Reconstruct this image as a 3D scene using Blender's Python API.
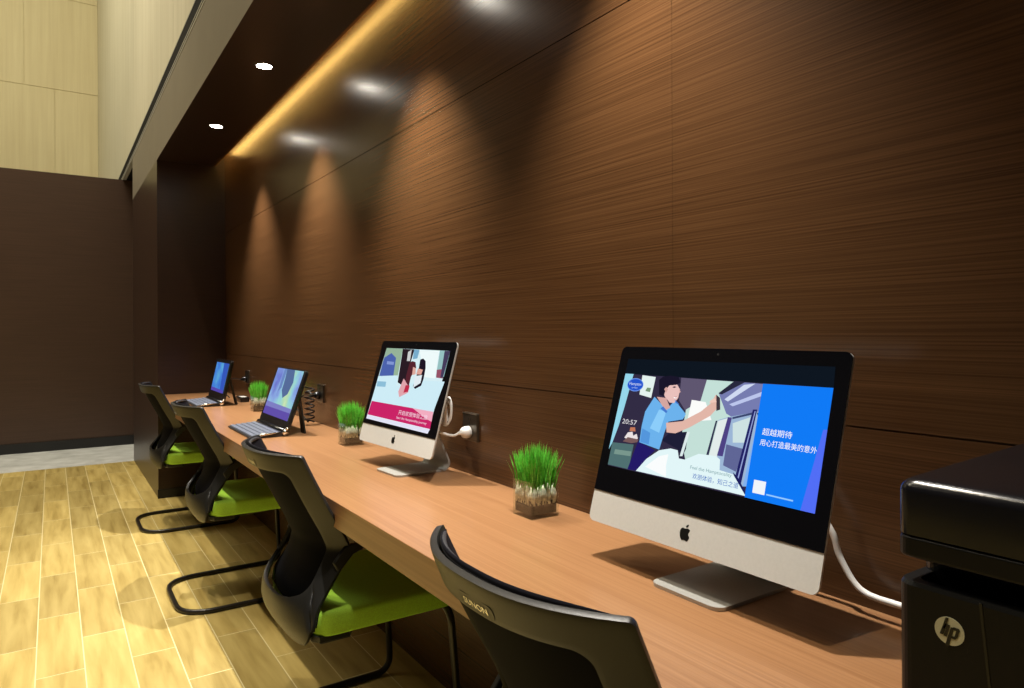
import bpy, bmesh, math, random
from mathutils import Vector, Matrix
for o in list(bpy.data.objects): bpy.data.objects.remove(o)
S = bpy.context.scene
COL = S.collection
PI = math.pi
random.seed(7)

# ---------------------------------------------------------------- camera
YAW = math.atan2(460, 688); ROLL = 0.0047
fw = Vector((math.sin(YAW), math.cos(YAW), 0)); r0 = Vector((math.cos(YAW), -math.sin(YAW), 0)); u0 = Vector((0, 0, 1))
rt = math.cos(ROLL)*r0 - math.sin(ROLL)*u0
up = math.sin(ROLL)*r0 + math.cos(ROLL)*u0
cd = bpy.data.cameras.new('camera'); cam = bpy.data.objects.new('camera', cd); COL.objects.link(cam)
cam.matrix_world = Matrix(((rt.x, up.x, -fw.x, 0), (rt.y, up.y, -fw.y, 0), (rt.z, up.z, -fw.z, 1.2), (0, 0, 0, 1)))
cd.sensor_width = 36; cd.lens = 36*688/1024; cd.shift_y = -13/1024; cd.clip_start = .02
S.camera = cam

# ---------------------------------------------------------------- light and exposure
S.view_settings.view_transform = 'Standard'; S.view_settings.look = 'None'
S.view_settings.gamma = 1; S.view_settings.use_curve_mapping = False
S.view_settings.exposure = 0.0
W = bpy.data.worlds.new('world'); S.world = W; W.use_nodes = True
bg = W.node_tree.nodes['Background']; bg.inputs[0].default_value = (1.0, .88, .72, 1); bg.inputs[1].default_value = .026

def area(name, loc, size, sizey, power, color, target):
    l = bpy.data.lights.new(name, 'AREA'); l.shape = 'RECTANGLE'; l.size = size; l.size_y = sizey; l.energy = power; l.color = color
    o = bpy.data.objects.new(name, l); COL.objects.link(o); o.location = loc
    o.rotation_euler = (Vector(target)-Vector(loc)).to_track_quat('-Z', 'Y').to_euler()
    return o
area('hall_light', (-.8, 6.5, 7.6), .8, 9, 190, (1, .86, .60), (-.9, 6.5, 0))
area('upper_wall_fill', (-2.2, 8.6, 7.9), 3, 1.0, 95, (1, .90, .62), (.3, 13.5, 4.6))  # added fill, no fixture: brightens the far cream wall
area('upper_wall_fill', (-1.6, 6.0, 8.0), 6, .8, 230, (1, .92, .70), (.66, 8.0, 4.4))  # second unseen fill, added to lift the cream side wall
def hall_lamp(y, power):
    l = bpy.data.lights.new('hall_lamp', 'SPOT'); l.energy = power; l.color = (1, .88, .66); l.spot_size = math.radians(70); l.spot_blend = .8; l.shadow_soft_size = .06
    o = bpy.data.objects.new('hall_lamp', l); COL.objects.link(o); o.location = (-.65, y, 7.4)
for y in (.9, 3.4, 5.9): hall_lamp(y, 540)
SPOT_POWER = 68; SPOT_COLOR = (1, .935, .84)
LENS_STRENGTH = 60
COVE_STRENGTH = 15

# ---------------------------------------------------------------- materials
def lin(c): return tuple((x/255/12.92 if x/255 <= .04045 else ((x/255+.055)/1.055)**2.4) for x in c)
def nt(name):
    m = bpy.data.materials.new(name); m.use_nodes = True
    t = m.node_tree; b = t.nodes['Principled BSDF']
    return m, t, b
def link(t, a, b): t.links.new(a, b)
def simple(name, col, rough=.5, metal=0, spec=.5, var=.08, scale=60, bump=0):
    m, t, b = nt(name)
    tc = t.nodes.new('ShaderNodeTexCoord'); n = t.nodes.new('ShaderNodeTexNoise'); n.inputs['Scale'].default_value = scale
    n.inputs['Detail'].default_value = 3
    link(t, tc.outputs['Object'], n.inputs['Vector'])
    r = t.nodes.new('ShaderNodeValToRGB')
    r.color_ramp.elements[0].position = .3; r.color_ramp.elements[1].position = .7
    r.color_ramp.elements[0].color = (*[c*(1-var) for c in col], 1); r.color_ramp.elements[1].color = (*[min(1, c*(1+var)) for c in col], 1)
    link(t, n.outputs['Fac'], r.inputs['Fac']); link(t, r.outputs['Color'], b.inputs['Base Color'])
    b.inputs['Roughness'].default_value = rough; b.inputs['Metallic'].default_value = metal; b.inputs['Specular IOR Level'].default_value = spec
    if bump:
        bp = t.nodes.new('ShaderNodeBump'); bp.inputs['Strength'].default_value = bump; bp.inputs['Distance'].default_value = .002
        link(t, n.outputs['Fac'], bp.inputs['Height']); link(t, bp.outputs['Normal'], b.inputs['Normal'])
    return m
def wood(name, dark, light, rough, scale=(3, 3, 220), spec=.5, bump=.08, coat=0, contrast=(.3, .7)):
    m, t, b = nt(name)
    tc = t.nodes.new('ShaderNodeTexCoord'); mp = t.nodes.new('ShaderNodeMapping'); mp.inputs['Scale'].default_value = scale
    link(t, tc.outputs['Object'], mp.inputs['Vector'])
    n = t.nodes.new('ShaderNodeTexNoise'); n.inputs['Scale'].default_value = 1; n.inputs['Detail'].default_value = 6; n.inputs['Roughness'].default_value = .65
    link(t, mp.outputs['Vector'], n.inputs['Vector'])
    n2 = t.nodes.new('ShaderNodeTexNoise'); n2.inputs['Scale'].default_value = 1.3; n2.inputs['Detail'].default_value = 2
    link(t, tc.outputs['Object'], n2.inputs['Vector'])
    mx = t.nodes.new('ShaderNodeMath'); mx.operation = 'MULTIPLY_ADD'; mx.inputs[1].default_value = .25
    link(t, n2.outputs['Fac'], mx.inputs[0]); link(t, n.outputs['Fac'], mx.inputs[2])
    r = t.nodes.new('ShaderNodeValToRGB')
    r.color_ramp.elements[0].position = contrast[0]+.12; r.color_ramp.elements[1].position = contrast[1]+.12
    r.color_ramp.elements[0].color = (*dark, 1); r.color_ramp.elements[1].color = (*light, 1)
    link(t, mx.outputs[0], r.inputs['Fac']); link(t, r.outputs['Color'], b.inputs['Base Color'])
    b.inputs['Roughness'].default_value = rough; b.inputs['Specular IOR Level'].default_value = spec
    b.inputs['Coat Weight'].default_value = coat; b.inputs['Coat Roughness'].default_value = .2
    bp = t.nodes.new('ShaderNodeBump'); bp.inputs['Strength'].default_value = bump; bp.inputs['Distance'].default_value = .001
    link(t, n.outputs['Fac'], bp.inputs['Height']); link(t, bp.outputs['Normal'], b.inputs['Normal'])
    return m
def emit(name, col, s=1.0):
    m = bpy.data.materials.new(name); m.use_nodes = True; t = m.node_tree
    t.nodes.remove(t.nodes['Principled BSDF']); e = t.nodes.new('ShaderNodeEmission')
    e.inputs[0].default_value = (*col, 1); e.inputs[1].default_value = s
    link(t, e.outputs[0], t.nodes['Material Output'].inputs[0])
    return m
_em = {}
def screen_color(c, k=1.0):
    key = (tuple(c), k)
    if key not in _em: _em[key] = emit('screen_glow', lin(c), k)
    return _em[key]
M = {}
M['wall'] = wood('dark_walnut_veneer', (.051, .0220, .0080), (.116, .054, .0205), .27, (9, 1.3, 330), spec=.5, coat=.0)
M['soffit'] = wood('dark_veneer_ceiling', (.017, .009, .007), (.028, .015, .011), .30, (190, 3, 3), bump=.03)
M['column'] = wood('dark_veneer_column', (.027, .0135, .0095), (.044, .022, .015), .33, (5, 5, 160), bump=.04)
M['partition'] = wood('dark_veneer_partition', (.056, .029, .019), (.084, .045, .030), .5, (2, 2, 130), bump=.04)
M['desk'] = wood('warm_oak_laminate', (.220, .104, .044), (.325, .170, .080), .30, (210, 1.5, 150), spec=.5, bump=.05)
M['cream'] = wood('cream_panel', (.62, .53, .31), (.72, .64, .40), .6, (14, 14, .4), bump=.02)
M['cream_side'] = wood('pale_cream_panel', (.68, .64, .48), (.80, .76, .60), .6, (3, 9, .3), bump=.02)
M['fascia'] = simple('taupe_fascia', (.25, .22, .175), .55, var=.04, scale=4)
M['track'] = simple('black_metal_track', (.010, .010, .010), .8, 0, .15)
M['marble'] = simple('grey_marble', (.74, .77, .80), .25, var=.2, scale=5)
M['skirt'] = simple('black_skirting', (.014, .014, .016), .4)
M['plastic'] = simple('black_plastic', (.0125, .0124, .012), .42, bump=.15, scale=700)
M['gloss_black'] = simple('gloss_black_plastic', (.010, .010, .011), .18)
M['printer'] = simple('printer_black', (.0065, .0065, .0068), .38, spec=.22, bump=.1, scale=600)
M['printer_lid'] = simple('printer_lid_black', (.0060, .0060, .0085), .20, spec=.5)
M['tube'] = simple('black_tube', (.012, .010, .010), .28)
M['lime'] = simple('lime_fabric', (.44, .82, .07), .8, var=.12, scale=400, bump=.3)
M['alu'] = simple('brushed_aluminium', (.52, .52, .50), .5, 0, var=.03, scale=200)
M['stand'] = simple('stand_aluminium', (.44, .44, .42), .48, .6, var=.03, scale=200)
M['glass_black'] = simple('black_display_glass', (.003, .003, .004), .06, var=0, spec=.25)
M['white'] = simple('white_plastic', (.80, .79, .76), .4, var=.02)
M['logo_black'] = simple('logo_black', (.006, .006, .006), .3)
M['logo_pale'] = simple('logo_pale', (.62, .62, .44), .45, var=.02)
M['socket'] = simple('bronze_plate', (.10, .085, .065), .3, .8)
M['chrome'] = simple('bright_metal', (.75, .75, .72), .18, 1)
M['key'] = simple('keycap', (.15, .17, .23), .35)
M['kb'] = simple('keyboard_deck', (.03, .033, .04), .3, .3)
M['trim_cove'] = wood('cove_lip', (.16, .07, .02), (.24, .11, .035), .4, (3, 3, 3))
M['soil'] = simple('dark_soil', (.006, .008, .004), .9, var=.6, scale=90, bump=.8)
M['roots'] = simple('pale_roots', (.74, .72, .58), .8, var=.3, scale=120, bump=.6)
def grass_mat():
    m, t, b = nt('grass_blade')
    tc = t.nodes.new('ShaderNodeTexCoord'); n = t.nodes.new('ShaderNodeTexNoise'); n.inputs['Scale'].default_value = 160
    link(t, tc.outputs['Object'], n.inputs['Vector'])
    r = t.nodes.new('ShaderNodeValToRGB'); r.color_ramp.elements[0].position = .3; r.color_ramp.elements[1].position = .72
    r.color_ramp.elements[0].color = (.06, .38, .02, 1); r.color_ramp.elements[1].color = (.22, .75, .09, 1)
    link(t, n.outputs['Fac'], r.inputs['Fac']); link(t, r.outputs['Color'], b.inputs['Base Color'])
    b.inputs['Roughness'].default_value = .5
    b.inputs['Transmission Weight'].default_value = 0
    return m
M['grass'] = grass_mat()
def glass_mat():
    # thin clear glass: what is behind shows through, edges mirror the room
    m, t, b = nt('clear_glass'); t.nodes.remove(b)
    lw = t.nodes.new('ShaderNodeLayerWeight'); lw.inputs['Blend'].default_value = .5
    pw = t.nodes.new('ShaderNodeMath'); pw.operation = 'POWER'; pw.inputs[1].default_value = 4; link(t, lw.outputs['Facing'], pw.inputs[0])
    fr = t.nodes.new('ShaderNodeMath'); fr.operation = 'MULTIPLY_ADD'; fr.inputs[1].default_value = .8; fr.inputs[2].default_value = .09; link(t, pw.outputs[0], fr.inputs[0])
    tr = t.nodes.new('ShaderNodeBsdfTransparent'); tr.inputs[0].default_value = (.94, .97, .95, 1)
    gl = t.nodes.new('ShaderNodeBsdfGlossy'); gl.inputs['Roughness'].default_value = .03
    mix = t.nodes.new('ShaderNodeMixShader'); link(t, fr.outputs[0], mix.inputs[0]); link(t, tr.outputs[0], mix.inputs[1]); link(t, gl.outputs[0], mix.inputs[2])
    link(t, mix.outputs[0], t.nodes['Material Output'].inputs[0])
    return m
M['glass'] = glass_mat()
def mesh_mat():
    # woven chair mesh: fine see-through holes between black threads
    m, t, b = nt('black_mesh_fabric')
    b.inputs['Base Color'].default_value = (.004, .004, .008, 1); b.inputs['Roughness'].default_value = .9; b.inputs['Specular IOR Level'].default_value = .15  # slight navy in the black paints in the blue screen's reflection
    tc = t.nodes.new('ShaderNodeTexCoord'); mp = t.nodes.new('ShaderNodeMapping'); mp.inputs['Scale'].default_value = (1, 260, 260)
    link(t, tc.outputs['Object'], mp.inputs['Vector'])
    v = t.nodes.new('ShaderNodeTexVoronoi'); v.inputs['Scale'].default_value = 1; v.inputs['Randomness'].default_value = .15
    link(t, mp.outputs['Vector'], v.inputs['Vector'])
    lt = t.nodes.new('ShaderNodeMath'); lt.operation = 'LESS_THAN'; lt.inputs[1].default_value = .31
    link(t, v.outputs['Distance'], lt.inputs[0])
    tr = t.nodes.new('ShaderNodeBsdfTransparent'); mix = t.nodes.new('ShaderNodeMixShader')
    link(t, lt.outputs[0], mix.inputs[0]); link(t, b.outputs[0], mix.inputs[1]); link(t, tr.outputs[0], mix.inputs[2])
    link(t, mix.outputs[0], t.nodes['Material Output'].inputs[0])
    return m
M['mesh'] = mesh_mat()
M['mesh_edge'] = simple('woven_edge', (.022, .022, .028), .6, var=.6, scale=500, bump=.6)
def floor_mat():
    m, t, b = nt('wood_look_tile')
    g = t.nodes.new('ShaderNodeTexCoord'); sp = t.nodes.new('ShaderNodeSeparateXYZ'); link(t, g.outputs['Object'], sp.inputs[0])
    ax = t.nodes.new('ShaderNodeMath'); ax.inputs[1].default_value = -.2+12; link(t, sp.outputs['Y'], ax.inputs[0])
    ay = t.nodes.new('ShaderNodeMath'); ay.inputs[1].default_value = .053+.147*40; link(t, sp.outputs['X'], ay.inputs[0])
    cb = t.nodes.new('ShaderNodeCombineXYZ'); link(t, ax.outputs[0], cb.inputs['X']); link(t, ay.outputs[0], cb.inputs['Y'])
    br = t.nodes.new('ShaderNodeTexBrick'); br.offset = .5; br.offset_frequency = 2; br.squash = 1
    br.inputs['Scale'].default_value = 1; br.inputs['Brick Width'].default_value = .6; br.inputs['Row Height'].default_value = .147
    br.inputs['Mortar Size'].default_value = .0022; br.inputs['Mortar Smooth'].default_value = .3; br.inputs['Bias'].default_value = 0
    br.inputs['Color1'].default_value = (0, 0, 0, 1); br.inputs['Color2'].default_value = (1, 1, 1, 1); br.inputs['Mortar'].default_value = (.5, .5, .5, 1)
    link(t, cb.outputs[0], br.inputs['Vector'])
    # grain, shifted from tile to tile
    sc = t.nodes.new('ShaderNodeVectorMath'); sc.operation = 'MULTIPLY'; sc.inputs[1].default_value = (2.2, 21, 1); link(t, cb.outputs[0], sc.inputs[0])
    ad = t.nodes.new('ShaderNodeVectorMath'); ad.operation = 'MULTIPLY_ADD'; ad.inputs[1].default_value = (31, 17, 53)
    link(t, br.outputs['Color'], ad.inputs[0]); link(t, sc.outputs[0], ad.inputs[2])
    n = t.nodes.new('ShaderNodeTexNoise'); n.inputs['Scale'].default_value = 1; n.inputs['Detail'].default_value = 5; n.inputs['Distortion'].default_value = .35
    link(t, ad.outputs[0], n.inputs['Vector'])
    r = t.nodes.new('ShaderNodeValToRGB'); e = r.color_ramp.elements
    e[0].position = .28; e[0].color = (.35, .25, .072, 1); e[1].position = .66; e[1].color = (.58, .45, .165, 1)
    x = e.new(.45); x.color = (.475, .355, .118, 1)
    link(t, n.outputs['Fac'], r.inputs['Fac'])
    hv = t.nodes.new('ShaderNodeHueSaturation'); mr = t.nodes.new('ShaderNodeMapRange')
    mr.inputs['To Min'].default_value = .80; mr.inputs['To Max'].default_value = 1.16
    link(t, br.outputs['Color'], mr.inputs['Value']); link(t, mr.outputs[0], hv.inputs['Value']); link(t, r.outputs['Color'], hv.inputs['Color'])
    mx = t.nodes.new('ShaderNodeMix'); mx.data_type = 'RGBA'; link(t, br.outputs['Fac'], mx.inputs['Factor'])
    link(t, hv.outputs['Color'], mx.inputs['A']); mx.inputs['B'].default_value = (.76, .68, .40, 1)
    link(t, mx.outputs['Result'], b.inputs['Base Color']); b.inputs['Roughness'].default_value = .42
    return m
M['floor'] = floor_mat()

# ---------------------------------------------------------------- mesh helpers
def obj(name, bm, mats, parent=None, smooth=False, loc=None, bevel=0, solid=0):
    me = bpy.data.meshes.new(name)
    bmesh.ops.recalc_face_normals(bm, faces=bm.faces) if smooth != 'keep' else None
    bm.to_mesh(me); bm.free()
    for m in (mats if isinstance(mats, (list, tuple)) else [mats]): me.materials.append(m)
    if smooth:
        for p in me.polygons: p.use_smooth = True
    o = bpy.data.objects.new(name, me); COL.objects.link(o)
    if parent: o.parent = parent
    if loc: o.location = loc
    if solid:
        md = o.modifiers.new('solid', 'SOLIDIFY'); md.thickness = solid; md.offset = 0
    if bevel:
        md = o.modifiers.new('bevel', 'BEVEL'); md.width = bevel; md.segments = 3; md.limit_method = 'ANGLE'
        try: md.harden_normals = False
        except Exception: pass
    return o
def empty(name, loc, rz=0):
    o = bpy.data.objects.new(name, None); COL.objects.link(o); o.location = loc; o.rotation_euler = (0, 0, rz); o.empty_display_size = .05
    return o
def tag(o, label, cat, group=None):
    o['label'] = label; o['category'] = cat
    if group: o['group'] = group
    return o
def struct(o): o['kind'] = 'structure'; return o
def copy_tree(o, parent=None):
    c = o.copy(); COL.objects.link(c)
    if parent is not None: c.parent = parent
    for ch in list(o.children): copy_tree(ch, c)
    return c
def box(bm, x0, x1, y0, y1, z0, z1, mat=0):
    v = [bm.verts.new(p) for p in ((x0, y0, z0), (x1, y0, z0), (x1, y1, z0), (x0, y1, z0), (x0, y0, z1), (x1, y0, z1), (x1, y1, z1), (x0, y1, z1))]
    for f in ((0, 3, 2, 1), (4, 5, 6, 7), (0, 1, 5, 4), (1, 2, 6, 5), (2, 3, 7, 6), (3, 0, 4, 7)):
        bm.faces.new([v[i] for i in f]).material_index = mat
    return v
def bx(*a):
    bm = bmesh.new(); box(bm, *a); return bm
def rrect(w, h, r, n=6):
    """rounded rectangle outline centred on 0,0, counter-clockwise"""
    pts = []
    for cx, cy, a0 in ((w/2-r, h/2-r, 0), (-w/2+r, h/2-r, PI/2), (-w/2+r, -h/2+r, PI), (w/2-r, -h/2+r, 1.5*PI)):
        for k in range(n+1):
            a = a0+PI/2*k/n; pts.append((cx+r*math.cos(a), cy+r*math.sin(a)))
    return pts
def loft(bm, loops, cap0=True, cap1=True, mat=0, closed=True):
    vs = [[bm.verts.new(p) for p in L] for L in loops]
    n = len(vs[0])
    for a, b in zip(vs, vs[1:]):
        for i in range(n if closed else n-1):
            j = (i+1) % n
            bm.faces.new((a[i], a[j], b[j], b[i])).material_index = mat
    if cap0: bm.faces.new(list(reversed(vs[0]))).material_index = mat
    if cap1: bm.faces.new(vs[-1]).material_index = mat
    return vs
def prism(bm, pts, f0, f1, mat=0):
    """polygon pts extruded: f0(p), f1(p) give both ends"""
    loft(bm, [[f0(p) for p in pts], [f1(p) for p in pts]], mat=mat)
def tube(bm, pts, r, n=10, closed=False, caps=True, mat=0):
    pts = [Vector(p) for p in pts]; N = len(pts); loops = []; prev = None
    for i, p in enumerate(pts):
        if closed: d = pts[(i+1) % N]-pts[i-1]
        else: d = pts[min(i+1, N-1)]-pts[max(i-1, 0)]
        d.normalize()
        if prev is None:
            a = Vector((0, 0, 1)) if abs(d.z) < .9 else Vector((1, 0, 0))
            x = d.cross(a).normalized()
        else:
            x = (prev-d*prev.dot(d)).normalized()
        prev = x; y = d.cross(x)
        rr = r[i] if isinstance(r, (list, tuple)) else r
        loops.append([p+x*rr*math.cos(2*PI*k/n)+y*rr*math.sin(2*PI*k/n) for k in range(n)])
    if closed:
        vs = [[bm.verts.new(q) for q in L] for L in loops]
        # best rotation to close the seam
        best = min(range(n), key=lambda s: sum((loops[-1][k]-loops[0][(k+s) % n]).length for k in range(n)))
        for a in range(N):
            A = vs[a]; B = vs[(a+1) % N]; s = best if a == N-1 else 0
            for k in range(n):
                bm.faces.new((A[k], A[(k+1) % n], B[(k+1+s) % n], B[(k+s) % n])).material_index = mat
    else:
        loft(bm, loops, caps, caps, mat)
def round_path(pts, rad, n=6, closed=False):
    pts = [Vector(p) for p in pts]; N = len(pts); out = []
    for i, p in enumerate(pts):
        if not closed and i in (0, N-1): out.append(p); continue
        a = pts[i-1]; b = pts[(i+1) % N]; r = rad[i] if isinstance(rad, (list, tuple)) else rad
        da = (a-p).normalized(); db = (b-p).normalized(); ang = da.angle(db)
        t = min(r/math.tan(ang/2), (a-p).length*.49, (b-p).length*.49)
        s = p+da*t; e = p+db*t
        for k in range(n+1):
            u = k/n; out.append(s*(1-u)**2+p*2*u*(1-u)+e*u*u)
    return out
def disc(bm, c, ax, ay, r, n=28, mat=0):
    c = Vector(c); ax = Vector(ax); ay = Vector(ay)
    bm.faces.new([bm.verts.new(c+ax*r*math.cos(2*PI*k/n)+ay*r*math.sin(2*PI*k/n)) for k in range(n)]).material_index = mat
def add_text(bm, body, size, fn, mat=0, width=None, align='LEFT', shear=0):
    """lettering laid flat: fn(s, t) -> 3D point; width stretches the line to a given length"""
    cu = bpy.data.curves.new('lettering', 'FONT'); cu.body = body; cu.size = size; cu.align_x = align; cu.shear = shear
    cu.resolution_u = 3
    o = bpy.data.objects.new('lettering', cu); COL.objects.link(o)
    bpy.context.view_layer.update()
    me = bpy.data.meshes.new_from_object(o.evaluated_get(bpy.context.evaluated_depsgraph_get()))
    bpy.data.objects.remove(o); bpy.data.curves.remove(cu)
    if len(me.vertices):
        xs = [v.co.x for v in me.vertices]; k = 1
        if width: k = width/max(1e-6, max(xs)-min(xs))
        x0 = min(xs) if align == 'LEFT' else 0
        vs = [bm.verts.new(fn((v.co.x-x0)*k, v.co.y)) for v in me.vertices]
        for p in me.polygons:
            try: bm.faces.new([vs[i] for i in p.vertices]).material_index = mat
            except ValueError: pass
    bpy.data.meshes.remove(me)
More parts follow.
